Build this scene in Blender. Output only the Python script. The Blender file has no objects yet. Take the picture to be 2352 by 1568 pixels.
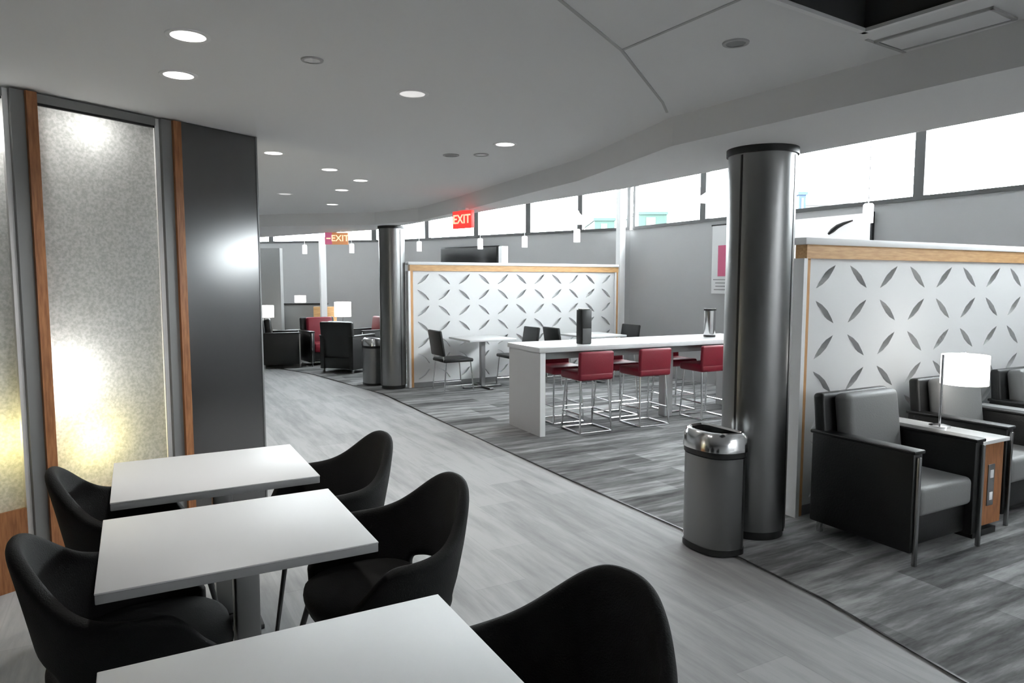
import bpy, bmesh, math, random
from mathutils import Vector, Matrix, Euler
random.seed(7)
PI = math.pi
S = bpy.context.scene
COL = S.collection

# ------------------------------------------------------------------ camera, sky, exposure
W, H, FPX, HORIZON, EYE = 2352, 1568, 1600.0, 645.0, 1.6
PITCH = math.atan((H / 2 - HORIZON) / FPX)
cam_data = bpy.data.cameras.new('camera')
cam = bpy.data.objects.new('camera', cam_data)
COL.objects.link(cam)
cam_data.sensor_width = 36.0
cam_data.lens = FPX / W * 36.0
cam_data.clip_start = 0.02
cam.location = (0, 0, EYE)
cam.rotation_euler = (PI / 2 - PITCH, 0, 0)
S.camera = cam

world = bpy.data.worlds.new('overcast_sky')
S.world = world
world.use_nodes = True
bg = world.node_tree.nodes['Background']
bg.inputs[0].default_value = (0.93, 0.97, 1.0, 1)
bg.inputs[1].default_value = 21.0

S.view_settings.view_transform = 'Standard'
S.view_settings.look = 'None'
S.view_settings.gamma = 1.0
S.view_settings.use_curve_mapping = False
S.view_settings.exposure = 0.71
DOWNLIGHT_W = 26.0
LAMP_E = 9.0

# ------------------------------------------------------------------ measuring helpers (survey of the room from the eye point)
_cp, _sp = math.cos(PITCH), math.sin(PITCH)
def _ray(x, y):
    a, b = (x - W / 2) / FPX, (y - H / 2) / FPX
    return Vector((a, _cp - b * _sp, -_sp - b * _cp))
def P(x, y, z=0.0):
    d = _ray(x, y)
    k = (z - EYE) / d.z
    return Vector((d.x * k, d.y * k, z))
def PY(x, y, Y):
    d = _ray(x, y)
    k = Y / d.y
    return Vector((d.x * k, Y, EYE + d.z * k))
TH = math.radians(28.5)                       # the window wall's outward direction
N = Vector((math.cos(TH), math.sin(TH), 0))
T = Vector((-math.sin(TH), math.cos(TH), 0))
def PD(x, D):                                  # where the sight line of column x meets the line D metres out along N
    a = (x - W / 2) / FPX
    Y = D / (a * N.x + N.y)
    return Vector((a * Y, Y, 0))

# ------------------------------------------------------------------ materials
def lin(v):
    return v / 12.92 if v <= 0.04045 else ((v + 0.055) / 1.055) ** 2.4
def C(r, g=None, b=None):
    if g is None: g = b = r
    return (lin(r), lin(g), lin(b), 1)
def new_mat(name):
    m = bpy.data.materials.new(name)
    m.use_nodes = True
    nt = m.node_tree
    return m, nt, nt.nodes['Principled BSDF']
def mat(name, col, rough=0.5, metal=0.0, emit=None, es=0.0, spec=0.5, bump=None, var=None, coat=0.0):
    m, nt, p = new_mat(name)
    p.inputs['Base Color'].default_value = col
    p.inputs['Roughness'].default_value = rough
    p.inputs['Metallic'].default_value = metal
    p.inputs['Specular IOR Level'].default_value = spec
    p.inputs['Coat Weight'].default_value = coat
    if emit:
        p.inputs['Emission Color'].default_value = emit
        p.inputs['Emission Strength'].default_value = es
    if bump or var:
        tc = nt.nodes.new('ShaderNodeTexCoord')
        mp = nt.nodes.new('ShaderNodeMapping')
        nt.links.new(tc.outputs['Object'], mp.inputs[0])
        nz = nt.nodes.new('ShaderNodeTexNoise')
        nt.links.new(mp.outputs[0], nz.inputs['Vector'])
        nz.inputs['Scale'].default_value = (bump or var)[0]
        nz.inputs['Detail'].default_value = 4
        if (bump or var) and len(bump or var) > 2: mp.inputs['Scale'].default_value = (bump or var)[2]
        if bump:
            bp = nt.nodes.new('ShaderNodeBump')
            bp.inputs['Strength'].default_value = bump[1]
            bp.inputs['Distance'].default_value = 0.01
            nt.links.new(nz.outputs[0], bp.inputs['Height'])
            nt.links.new(bp.outputs[0], p.inputs['Normal'])
        if var:
            mx = nt.nodes.new('ShaderNodeMix'); mx.data_type = 'RGBA'
            mx.inputs[6].default_value = tuple(c * (1 - var[1]) for c in col[:3]) + (1,)
            mx.inputs[7].default_value = tuple(min(1, c * (1 + var[1])) for c in col[:3]) + (1,)
            nt.links.new(nz.outputs[0], mx.inputs[0])
            nt.links.new(mx.outputs[2], p.inputs['Base Color'])
    return m
def wood(name, a, b, axis=(1, 1, 14)):
    m, nt, p = new_mat(name)
    tc = nt.nodes.new('ShaderNodeTexCoord'); mp = nt.nodes.new('ShaderNodeMapping')
    nz = nt.nodes.new('ShaderNodeTexNoise'); cr = nt.nodes.new('ShaderNodeValToRGB')
    mp.inputs['Scale'].default_value = axis
    nt.links.new(tc.outputs['Object'], mp.inputs[0]); nt.links.new(mp.outputs[0], nz.inputs['Vector'])
    nz.inputs['Scale'].default_value = 6; nz.inputs['Detail'].default_value = 6
    cr.color_ramp.elements[0].position = 0.3; cr.color_ramp.elements[1].position = 0.7
    cr.color_ramp.elements[0].color = a; cr.color_ramp.elements[1].color = b
    nt.links.new(nz.outputs[0], cr.inputs[0]); nt.links.new(cr.outputs[0], p.inputs['Base Color'])
    p.inputs['Roughness'].default_value = 0.45
    return m
def planks(name, cols, angle, scale, plank=(1.2, 0.2), rough=0.35, gap=0.004, fine=1.0, sheen=0.5):
    """Streaky plank floor: brick pattern for the planks, stretched noise for the streaks, long side along angle."""
    m, nt, p = new_mat(name)
    tc = nt.nodes.new('ShaderNodeTexCoord'); mp = nt.nodes.new('ShaderNodeMapping')
    mp.inputs['Rotation'].default_value = (0, 0, -angle)
    nt.links.new(tc.outputs['Object'], mp.inputs[0])
    br = nt.nodes.new('ShaderNodeTexBrick')
    br.inputs['Scale'].default_value = 1.0
    br.inputs['Brick Width'].default_value = plank[0]; br.inputs['Row Height'].default_value = plank[1]
    br.inputs['Mortar Size'].default_value = gap; br.offset = 0.37
    br.inputs['Color1'].default_value = (0, 0, 0, 1); br.inputs['Color2'].default_value = (1, 1, 1, 1)
    br.inputs['Mortar'].default_value = (0.15, 0.15, 0.15, 1)
    nt.links.new(mp.outputs[0], br.inputs['Vector'])
    m2 = nt.nodes.new('ShaderNodeMapping'); m2.inputs['Scale'].default_value = scale
    nt.links.new(mp.outputs[0], m2.inputs[0])
    nz = nt.nodes.new('ShaderNodeTexNoise'); nz.inputs['Scale'].default_value = 1.0
    nz.inputs['Detail'].default_value = 5; nz.inputs['Roughness'].default_value = 0.65
    nt.links.new(m2.outputs[0], nz.inputs['Vector'])
    ad = nt.nodes.new('ShaderNodeMath'); ad.operation = 'MULTIPLY_ADD'
    nt.links.new(br.outputs[0], ad.inputs[0]); ad.inputs[1].default_value = 0.22 * fine
    nt.links.new(nz.outputs[0], ad.inputs[2])
    cr = nt.nodes.new('ShaderNodeValToRGB')
    el = cr.color_ramp.elements
    el[0].position, el[0].color = cols[0]; el[1].position, el[1].color = cols[-1]
    for q, c in cols[1:-1]:
        e = el.new(q); e.color = c
    nt.links.new(ad.outputs[0], cr.inputs[0]); nt.links.new(cr.outputs[0], p.inputs['Base Color'])
    p.inputs['Roughness'].default_value = rough
    p.inputs['Specular IOR Level'].default_value = sheen
    return m

M = {}
M['ceiling'] = mat('ceiling_paint', C(0.90), 0.9)
M['soffit'] = mat('soffit_paint', C(0.95), 0.9)
M['joint'] = mat('joint_grey', C(0.72), 0.9)
M['wall'] = mat('wall_grey', C(0.665), 0.8, var=(2.0, 0.04))
M['wall_dark'] = mat('wall_dark_grey', C(0.52), 0.8)
M['white'] = mat('white_paint', C(0.93), 0.5)
M['white_gloss'] = mat('white_laminate', C(0.86), 0.3, coat=0.1)
M['partition'] = mat('partition_white', C(0.86), 0.55)
M['counter_side'] = mat('counter_grey_white', C(0.79), 0.5)
M['oak'] = wood('oak_edging', C(0.72, 0.53, 0.34), C(0.82, 0.63, 0.43), (14, 14, 1.5))
M['oak_h'] = wood('oak_rail', C(0.72, 0.55, 0.36), C(0.82, 0.66, 0.46), (1.5, 14, 14))
M['walnut'] = wood('brown_wood', C(0.50, 0.31, 0.17), C(0.66, 0.44, 0.27), (14, 14, 1.5))
M['table'] = mat('table_laminate', C(0.83), 0.45, spec=0.35)
M['table_edge'] = mat('table_edge', C(0.62), 0.4)
M['black_fabric'] = mat('black_upholstery', C(0.08), 0.75, bump=(220, 0.25), spec=0.25)
M['leather'] = mat('black_leather', C(0.06), 0.45, bump=(90, 0.15))
M['cushion'] = mat('charcoal_cushion', C(0.49), 0.5, bump=(120, 0.12))
M['red'] = mat('crimson_upholstery', C(0.48, 0.03, 0.13), 0.5, bump=(120, 0.1))
M['red2'] = mat('burgundy_upholstery', C(0.55, 0.12, 0.22), 0.6)
M['chrome'] = mat('chrome', C(0.86), 0.14, 1.0)
M['steel'] = mat('brushed_steel', C(0.62), 0.28, 1.0, bump=(60, 0.04, (1, 1, 0.03)))
M['bin_steel'] = mat('bin_steel', C(0.50), 0.3, 1.0, bump=(60, 0.04, (1, 1, 0.03)))
M['dark_steel'] = mat('dark_brushed_metal', C(0.53), 0.32, 1.0, bump=(40, 0.03, (1, 1, 0.05)))
M['panel_metal'] = mat('wall_panel_metal', C(0.45), 0.22, 1.0, bump=(90, 0.12, (1, 1, 0.01)))
M['gunmetal'] = mat('gunmetal', C(0.25), 0.4, 0.8)
M['black'] = mat('black_plastic', C(0.07), 0.4)
M['frame_dark'] = mat('window_frame_dark', C(0.30), 0.5)
M['frame_grey'] = mat('aluminium_grey', C(0.50), 0.45, 0.3)
M['alu'] = mat('aluminium_light', C(0.88), 0.35, 0.2)
M['screen'] = mat('screen_glass', C(0.10), 0.12)
M['grey_plastic'] = mat('grey_plastic', C(0.55), 0.5)
M['teal'] = mat('teal_cladding', C(0.07, 0.18, 0.15), 0.7)
M['sky_blue'] = mat('blue_cladding', C(0.06, 0.15, 0.26), 0.7)
M['hangar_grey'] = mat('pale_cladding', C(0.28), 0.8)
M['shade'] = mat('lamp_shade_lit', C(0.95), 0.8, emit=(1, 0.97, 0.92, 1), es=2.0)
M['bulb'] = mat('bulb_lit', C(0.95), 0.6, emit=(1, 0.97, 0.92, 1), es=3.0)
M['globe_white'] = mat('globe_lit_white', C(0.95), 0.6, emit=(1, 0.98, 0.94, 1), es=15)
M['globe_warm'] = mat('globe_lit_warm', C(0.95), 0.6, emit=(1, 0.86, 0.34, 1), es=20)
M['lens'] = mat('downlight_lens', C(0.95), 0.5, emit=(1, 0.98, 0.95, 1), es=2.6)
M['lens_dim'] = mat('downlight_lens_dim', C(0.9), 0.5, emit=(1, 0.98, 0.95, 1), es=0.35)
M['pendant'] = mat('pendant_white', C(0.95), 0.4, emit=(1, 1, 1, 1), es=0.55)
M['art_white'] = mat('art_panel_added_glow', C(0.92), 0.5, emit=(1, 1, 1, 1), es=0.25)  # slight glow put into the panel's colour to brighten it; not a lamp
M['exit_red'] = mat('exit_sign_red', C(0.80, 0.20, 0.20), 0.5, emit=C(0.95, 0.25, 0.22), es=0.7)
M['exit_face'] = mat('exit_sign_face', C(0.80, 0.55, 0.38), 0.5, emit=C(0.85, 0.58, 0.38), es=0.25)
M['exit_letter'] = mat('exit_letter', C(0.98, 0.90, 0.75), 0.5, emit=C(0.99, 0.90, 0.75), es=0.5)
M['exit_pink'] = mat('exit_sign_pink', C(0.80, 0.42, 0.55), 0.5, emit=C(0.82, 0.42, 0.56), es=0.25)
M['banner_pink'] = mat('banner_pink', C(0.72, 0.32, 0.45), 0.7)
M['banner_white'] = mat('banner_white', C(0.85), 0.7)
M['floor'] = planks('floor_plank_tile', [(0.30, C(0.55)), (0.5, C(0.62)), (0.72, C(0.70))], TH + PI / 2, (1.2, 9, 1), (1.2, 0.3), 0.62, 0.003, 1.0, 0.12)
M['carpet'] = planks('carpet_plank', [(0.30, C(0.20)), (0.48, C(0.38)), (0.62, C(0.48)), (0.82, C(0.66))], TH, (1.6, 11, 1), (1.0, 0.25), 0.95, 0.0, 1.1, 0.1)

def anisotropic(m, amount):
    nt = m.node_tree; p = nt.nodes['Principled BSDF']
    tg = nt.nodes.new('ShaderNodeTangent'); tg.direction_type = 'UV_MAP'
    p.inputs['Anisotropic'].default_value = amount
    nt.links.new(tg.outputs[0], p.inputs['Tangent'])
M['panel_metal'] = mat('wall_panel_metal', C(0.44), 0.34, 1.0)
anisotropic(M['panel_metal'], 0.8)
def pane_material(name, tint, rough=0.03):
    m, nt, p = new_mat(name)
    nt.nodes.remove(p)
    out = nt.nodes['Material Output']
    tr = nt.nodes.new('ShaderNodeBsdfTransparent'); tr.inputs[0].default_value = tint
    gl = nt.nodes.new('ShaderNodeBsdfGlossy'); gl.inputs['Roughness'].default_value = rough
    fr = nt.nodes.new('ShaderNodeFresnel'); fr.inputs[0].default_value = 1.3
    mx = nt.nodes.new('ShaderNodeMixShader')
    ge = nt.nodes.new('ShaderNodeNewGeometry'); mu = nt.nodes.new('ShaderNodeMath'); mu.operation = 'MULTIPLY_ADD'
    mu.inputs[1].default_value = -1.0; mu.inputs[2].default_value = 1.0       # reflect on the outer faces only
    m3 = nt.nodes.new('ShaderNodeMath'); m3.operation = 'MULTIPLY'
    nt.links.new(ge.outputs['Backfacing'], mu.inputs[0]); nt.links.new(mu.outputs[0], m3.inputs[0]); nt.links.new(fr.outputs[0], m3.inputs[1])
    nt.links.new(m3.outputs[0], mx.inputs[0]); nt.links.new(tr.outputs[0], mx.inputs[1]); nt.links.new(gl.outputs[0], mx.inputs[2])
    nt.links.new(mx.outputs[0], out.inputs[0])
    return m
M['pane'] = pane_material('clear_pane', (0.95, 0.97, 0.97, 1))
M['pane_back'] = pane_material('pane_back_face', (0.97, 0.97, 0.97, 1), 0.2)
def frosted():
    m, nt, p = new_mat('frosted_textured_glass')
    nt.nodes.remove(p)
    out = nt.nodes['Material Output']
    tc = nt.nodes.new('ShaderNodeTexCoord')
    nz = nt.nodes.new('ShaderNodeTexNoise'); nz.inputs['Scale'].default_value = 70; nz.inputs['Detail'].default_value = 3
    nt.links.new(tc.outputs['Object'], nz.inputs['Vector'])
    cr = nt.nodes.new('ShaderNodeValToRGB')
    cr.color_ramp.elements[0].color = (0.42, 0.43, 0.415, 1); cr.color_ramp.elements[1].color = (0.58, 0.59, 0.58, 1)
    cr.color_ramp.elements[0].position = 0.35; cr.color_ramp.elements[1].position = 0.65
    nt.links.new(nz.outputs[0], cr.inputs[0])
    tl = nt.nodes.new('ShaderNodeBsdfTranslucent'); df = nt.nodes.new('ShaderNodeBsdfDiffuse')
    nt.links.new(cr.outputs[0], tl.inputs[0]); nt.links.new(cr.outputs[0], df.inputs[0])
    gl = nt.nodes.new('ShaderNodeBsdfGlossy'); gl.inputs['Roughness'].default_value = 0.22
    m1 = nt.nodes.new('ShaderNodeMixShader'); m1.inputs[0].default_value = 0.25
    nt.links.new(tl.outputs[0], m1.inputs[1]); nt.links.new(df.outputs[0], m1.inputs[2])
    m2 = nt.nodes.new('ShaderNodeMixShader'); m2.inputs[0].default_value = 0.12
    nt.links.new(m1.outputs[0], m2.inputs[1]); nt.links.new(gl.outputs[0], m2.inputs[2])
    nt.links.new(m2.outputs[0], out.inputs[0])
    return m
M['frosted'] = frosted()

# ------------------------------------------------------------------ mesh helpers
class MB:
    def __init__(s): s.bm = bmesh.new()
    def box(s, c, d, rot=None, mi=0, bev=0.0, seg=2):
        g = bmesh.ops.create_cube(s.bm, size=1.0)
        vs = g['verts']
        bmesh.ops.scale(s.bm, vec=d, verts=vs)
        if bev:
            es = list({e for v in vs for e in v.link_edges})
            r = bmesh.ops.bevel(s.bm, geom=es, offset=bev, segments=seg, profile=0.5, affect='EDGES')
            vs = list({v for f in r['faces'] for v in f.verts} | {v for v in vs if v.is_valid})
        if rot: bmesh.ops.rotate(s.bm, matrix=Euler(rot).to_matrix(), verts=vs)
        bmesh.ops.translate(s.bm, vec=c, verts=vs)
        if mi:
            for f in {f for v in vs for f in v.link_faces}: f.material_index = mi
        return s
    def bx(s, lo, hi, **k):
        c = [(a + b) / 2 for a, b in zip(lo, hi)]; d = [abs(b - a) for a, b in zip(lo, hi)]
        return s.box(c, d, **k)
    def tube(s, pts, r, n=10, cap=True, mi=0):
        pts = [Vector(p) for p in pts]
        rs = r if isinstance(r, (list, tuple)) else [r] * len(pts)
        rings = []; prev = None
        for i, p in enumerate(pts):
            d = (pts[min(i + 1, len(pts) - 1)] - pts[max(i - 1, 0)]).normalized()
            if prev is None:
                u = d.cross(Vector((0, 0, 1)) if abs(d.z) < 0.9 else Vector((1, 0, 0))).normalized()
            else:
                u = (prev - d * prev.dot(d)).normalized()
            prev = u; v = d.cross(u)
            rings.append([s.bm.verts.new(p + rs[i] * (math.cos(2 * PI * k / n) * u + math.sin(2 * PI * k / n) * v)) for k in range(n)])
        for a, b in zip(rings, rings[1:]):
            for k in range(n):
                f = s.bm.faces.new((a[k], a[(k + 1) % n], b[(k + 1) % n], b[k])); f.material_index = mi
        if cap:
            s.bm.faces.new(rings[0][::-1]).material_index = mi; s.bm.faces.new(rings[-1]).material_index = mi
        return s
    def cyl(s, a, b, r, n=24, mi=0): return s.tube([a, b], r, n, True, mi)
    def lathe(s, prof, n=32, c=(0, 0, 0), mi=0, sx=1.0, sy=1.0):
        rings = []
        for r, z in prof:
            if r < 1e-6: rings.append([s.bm.verts.new((c[0], c[1], c[2] + z))])
            else: rings.append([s.bm.verts.new((c[0] + sx * r * math.cos(2 * PI * k / n), c[1] + sy * r * math.sin(2 * PI * k / n), c[2] + z)) for k in range(n)])
        for a, b in zip(rings, rings[1:]):
            for k in range(n):
                q = []
                for v in (a[k % len(a)], a[(k + 1) % len(a)], b[(k + 1) % len(b)], b[k % len(b)]):
                    if v not in q: q.append(v)
                if len(q) > 2: s.bm.faces.new(q).material_index = mi
        return s
    def prism(s, poly, z0, z1, mi=0):
        lo = [s.bm.verts.new((p[0], p[1], z0)) for p in poly]; hi = [s.bm.verts.new((p[0], p[1], z1)) for p in poly]
        n = len(poly)
        fs = [s.bm.faces.new(lo[::-1]), s.bm.faces.new(hi)]
        for k in range(n): fs.append(s.bm.faces.new((lo[k], lo[(k + 1) % n], hi[(k + 1) % n], hi[k])))
        for f in fs: f.material_index = mi
        return s
    def loft(s, sections, mi=0, cap=True):
        """sections: list of (polygon, z)"""
        rings = [[s.bm.verts.new((p[0], p[1], z)) for p in poly] for poly, z in sections]
        n = len(rings[0])
        for a, b in zip(rings, rings[1:]):
            for k in range(n): s.bm.faces.new((a[k], a[(k + 1) % n], b[(k + 1) % n], b[k])).material_index = mi
        if cap:
            s.bm.faces.new(rings[0][::-1]).material_index = mi; s.bm.faces.new(rings[-1]).material_index = mi
        return s
    def quad(s, pts, mi=0):
        s.bm.faces.new([s.bm.verts.new(p) for p in pts]).material_index = mi
        return s
    def obj(s, name, mats, parent=None, smooth=True, ang=0.6, fix=True):
        if fix: bmesh.ops.recalc_face_normals(s.bm, faces=s.bm.faces)
        me = bpy.data.meshes.new(name)
        s.bm.to_mesh(me); s.bm.free()
        for m in (mats if isinstance(mats, (list, tuple)) else [mats]): me.materials.append(M[m] if isinstance(m, str) else m)
        if smooth:
            me.shade_smooth(); me.set_sharp_from_angle(angle=ang)
        o = bpy.data.objects.new(name, me)
        COL.objects.link(o)
        if parent: o.parent = parent
        return o

def tag(o, label=None, cat=None, group=None, kind=None):
    if label: o['label'] = label
    if cat: o['category'] = cat
    if group: o['group'] = group
    if kind: o['kind'] = kind
    return o
def thing(name, label, cat, loc, rz=0.0, group=None):
    o = bpy.data.objects.new(name, None)
    COL.objects.link(o)
    o.empty_display_size = 0.1
    o.location = loc; o.rotation_euler = (0, 0, rz)
    return tag(o, label, cat, group)
def dup(root, loc, rz, label, group=None):
    """A copy of a thing with copies of its parts and sub-parts."""
    r = root.copy(); COL.objects.link(r)
    r.location = loc; r.rotation_euler = (0, 0, rz); r['label'] = label
    if group: r['group'] = group
    for ch in list(root.children):
        c = ch.copy(); COL.objects.link(c); c.parent = r
        for g in list(ch.children):
            d = g.copy(); COL.objects.link(d); d.parent = c
    return r
def struct(o, label=None): return tag(o, label, None, None, 'structure')
def ang(v): return math.atan2(v.y, v.x)

# ------------------------------------------------------------------ THE SETTING
Z_MAIN, Z_SOF, Z_POCK, SILL = 2.57, 2.40, 3.42, 2.50
def wpt(D, tau): return N * D + T * tau
W0 = wpt(7.8, -7.0)
W1 = PD(1445, 7.8)
W2 = Vector((-2.6, 16.2, 0)); W3 = Vector((-10.0, 18.0, 0))
E = [wpt(4.06, -7.0), P(2352, 258, Z_SOF), P(1833, 355, Z_SOF), P(1440, 432, Z_SOF), P(1210, 468, Z_SOF), P(940, 515, Z_SOF), P(860, 528, Z_SOF), P(600, 545, Z_SOF), Vector((-10, 16.2, 0))]
fa = P(2080, 120, Z_MAIN); fb = P(1545, 268, Z_MAIN)
fd = (fb - fa).normalized()
F = [fa - fd * 7.0, fa, fb, P(1330, 365, Z_MAIN), P(1200, 405, Z_MAIN), P(1060, 450, Z_MAIN), P(960, 478, Z_MAIN), P(860, 488, Z_MAIN), P(640, 492, Z_MAIN), Vector((-10, 13.0, 0))]
BACK = -4.5

# floor: light plank tile; carpet laid over it on the window side
mb = MB(); mb.bx((-10, BACK, -0.1), (11, 18.5, 0.0)); struct(mb.obj('floor', 'floor', smooth=False))
cpix = [(2216, 1568), (1890, 1378), (1565, 1216), (1300, 1099), (1005, 963), (882, 906), (720, 860), (640, 846)]
cl = [P(*q) for q in cpix]
first = cl[0] + (cl[0] - cl[2]).normalized() * 5.0
poly = [first] + cl + [Vector((-10, 14.0, 0)), Vector((-10, 18.4, 0)), W2 + Vector((0, .3, 0)), W1 + N * 0.2, W0 + N * 0.2]
mb = MB(); mb.prism([(p.x, p.y) for p in poly], 0.0005, 0.008)
struct(mb.obj('floor_carpet', 'carpet', smooth=False))
mb = MB()                                                     # thin metal edge strip between tile and carpet
edge = [first] + cl + [Vector((-10, 14.0, 0))]
for a, b in zip(edge, edge[1:]):
    d = (b - a).normalized(); q = Vector((d.y, -d.x, 0)) * 0.006
    mb.quad([(a - q) + Vector((0, 0, .0095)), (a + q) + Vector((0, 0, .0095)), (b + q) + Vector((0, 0, .0095)), (b - q) + Vector((0, 0, .0095))])
struct(mb.obj('trim_1', 'gunmetal', smooth=False))

# ceilings
# recessed opening overhead
rc = P(1985, 68, Z_MAIN)
r1 = (P(1800, 2, Z_MAIN) - rc).normalized(); r2 = Vector((-r1.y, r1.x, 0))
if r2.dot(P(2130, 20, Z_MAIN) - rc) < 0: r2 = -r2
RL, RW = 1.1, 0.95
hole = [rc, rc + r1 * RL, rc + r1 * RL + r2 * RW, rc + r2 * RW]
outer = F + [Vector((-10, BACK, 0)), Vector((F[0].x, BACK, 0))]
bm = bmesh.new()
def loop(pts, z):
    vs = [bm.verts.new((p.x, p.y, z)) for p in pts]
    return [bm.edges.new((vs[i], vs[(i + 1) % len(vs)])) for i in range(len(vs))]
es = loop(outer, Z_MAIN) + loop(hole, Z_MAIN)
bmesh.ops.triangle_fill(bm, use_beauty=True, use_dissolve=False, edges=es)
m_ = MB(); m_.bm.free(); m_.bm = bm
struct(m_.obj('ceiling', 'ceiling', smooth=False))
mb = MB()                                                     # fascia stepping down, soffit, far edge of the soffit, raised pocket over the windows
for a, b in zip(F, F[1:]):
    mb.quad([(a.x, a.y, Z_SOF), (b.x, b.y, Z_SOF), (b.x, b.y, Z_MAIN), (a.x, a.y, Z_MAIN)])
struct(mb.obj('trim_2', 'ceiling', smooth=False))
mb = MB()
mb.bm.faces.new([mb.bm.verts.new((p.x, p.y, Z_SOF)) for p in F + E[::-1]])
bmesh.ops.triangulate(mb.bm, faces=mb.bm.faces)
for a, b in zip(E, E[1:]):
    mb.quad([(a.x, a.y, Z_SOF), (b.x, b.y, Z_SOF), (b.x, b.y, Z_POCK), (a.x, a.y, Z_POCK)])
struct(mb.obj('ceiling_soffit', 'soffit', smooth=False))
Wl = [W0, W1, W2, W3]
mb = MB()
mb.bm.faces.new([mb.bm.verts.new((p.x, p.y, Z_POCK)) for p in E + Wl[::-1]])
bmesh.ops.triangulate(mb.bm, faces=mb.bm.faces)
struct(mb.obj('ceiling_pocket', 'soffit', smooth=False))
# ceiling joints
k = 3
for pts in ([(1290, 2), (1428, 115)], [(1428, 115), (1522, 235), (1532, 258)], [(1428, 115), (1690, 2)], [(1990, 90), (2078, 120)]):
    q = [P(x, y, Z_MAIN) for x, y in pts]
    if pts[0] == (1290, 2): q[0] = q[0] + (q[0] - q[1]) * 1.5
    if pts[-1] == (1690, 2): q[-1] = q[-1] + (q[-1] - q[0]).normalized() * 0.35
    mb = MB()
    for a, b in zip(q, q[1:]):
        d = b - a
        mb.box(((a.x + b.x) / 2, (a.y + b.y) / 2, Z_MAIN - 0.001), (d.length, 0.014, 0.004), rot=(0, 0, ang(d)))
    struct(mb.obj('trim_%d' % k, 'joint', smooth=False)); k += 1
# dark cavity of the recess with a pale lip
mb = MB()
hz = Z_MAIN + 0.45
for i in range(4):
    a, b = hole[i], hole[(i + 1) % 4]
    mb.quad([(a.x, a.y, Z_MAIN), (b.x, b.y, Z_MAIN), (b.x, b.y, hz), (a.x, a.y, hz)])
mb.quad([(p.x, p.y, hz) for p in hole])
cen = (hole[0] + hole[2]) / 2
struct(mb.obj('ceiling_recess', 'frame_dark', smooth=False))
mb = MB()
for i in range(4):
    a, b = hole[i], hole[(i + 1) % 4]; d = b - a
    mb.box(((a.x + b.x) / 2, (a.y + b.y) / 2, Z_MAIN - 0.006), (d.length + 0.03, 0.022, 0.014), rot=(0, 0, ang(d)))
struct(mb.obj('trim_%d' % k, 'white', smooth=False)); k += 1

# outer walls
def wall_strip(name, pts, z0, z1, m, th=0.15, side=1):
    mb = MB()
    for a, b in zip(pts, pts[1:]):
        d = (b - a); n = Vector((d.y, -d.x, 0)).normalized() * side
        mb.box(((a + b) / 2 + n * th / 2) + Vector((0, 0, (z0 + z1) / 2)), (d.length + 0.02, th, z1 - z0), rot=(0, 0, ang(d)))
    return struct(mb.obj(name, m, smooth=False))
wall_strip('wall_right', [W0, W1], 0, SILL, 'wall')
wall_strip('wall_far', [W1, W2, W3], 0, SILL, 'wall')
wall_strip('wall_left', [Vector((-10, 18.2, 0)), Vector((-10, BACK, 0))], 0, Z_POCK, 'wall', side=-1)
wall_strip('wall_back', [Vector((-10, BACK, 0)), Vector((W0.x + .6, BACK, 0))], 0, Z_POCK, 'wall')
wall_strip('wall_end', [Vector((W0.x + .4, BACK - .1, 0)), W0 + N * .15], 0, Z_POCK, 'wall')
wall_strip('wall_divider', [PY(642, 600, 14.6).xy.to_3d(), Vector((-10, 15.4, 0))], 0, 2.28, 'wall_dark', th=0.12)
# windows: one bay each, with its right-hand mullion, rails and a pane
def line_at(x, a, b):
    s = (x - W / 2) / FPX; d = b - a
    k_ = (s * a.y - a.x) / (d.x - s * d.y)
    return a + d * k_
near = [line_at(x, W0, W1) for x in (2097, 1610, 1452)]
far1 = [line_at(x, W1, W2) for x in (1330, 1213, 1095, 983, 903)]
far2 = [line_at(x, W2, W3) for x in (862, 628)]
step = (near[1] - near[0]).length
bays = []
q = near[0]; pre = []
dW = (W0 - W1).normalized()
while (q - W1).length + 2.4 < (W0 - W1).length:
    pre.append(q + dW * 2.4); q = q + dW * 2.4
pre = [pre[0], pre[0] + dW * 1.7]
seq1 = pre[::-1] + near + [W1]
wall_strip('wall_right_upper', [W0, pre[-1]], SILL, Z_POCK, 'wall')
seq2 = [W1] + far1 + [W2]
seq3 = [W2] + far2 + [W3]
wn = 1
for seq in (seq1, seq2, seq3):
    for a, b in zip(seq, seq[1:]):
        d = b - a
        if d.length < 0.12: continue
        rz = ang(d); c = (a + b) / 2
        root = bpy.data.objects.new('window_%d' % wn, None); COL.objects.link(root); struct(root)
        root.location = (c.x, c.y, SILL); root.rotation_euler = (0, 0, rz)
        L = d.length; hh = Z_POCK - SILL
        mb = MB()
        mb.bx((-L / 2, -0.07, 0.0), (L / 2, 0.02, 0.05)); mb.bx((-L / 2, -0.07, hh - 0.05), (L / 2, 0.02, hh))
        mb.bx((-L / 2, -0.065, 0.05), (-L / 2 + 0.06, 0.015, hh - 0.05)); mb.bx((L / 2 - 0.06, -0.065, 0.05), (L / 2, 0.015, hh - 0.05))
        mb.obj('window_frame', 'frame_dark', root, smooth=False)
        mb = MB(); mb.bx((-L / 2 + 0.05, -0.035, 0.04), (L / 2 - 0.05, -0.025, hh - 0.04))
        mb.obj('window_pane', 'pane', root, smooth=False)
        wn += 1
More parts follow.
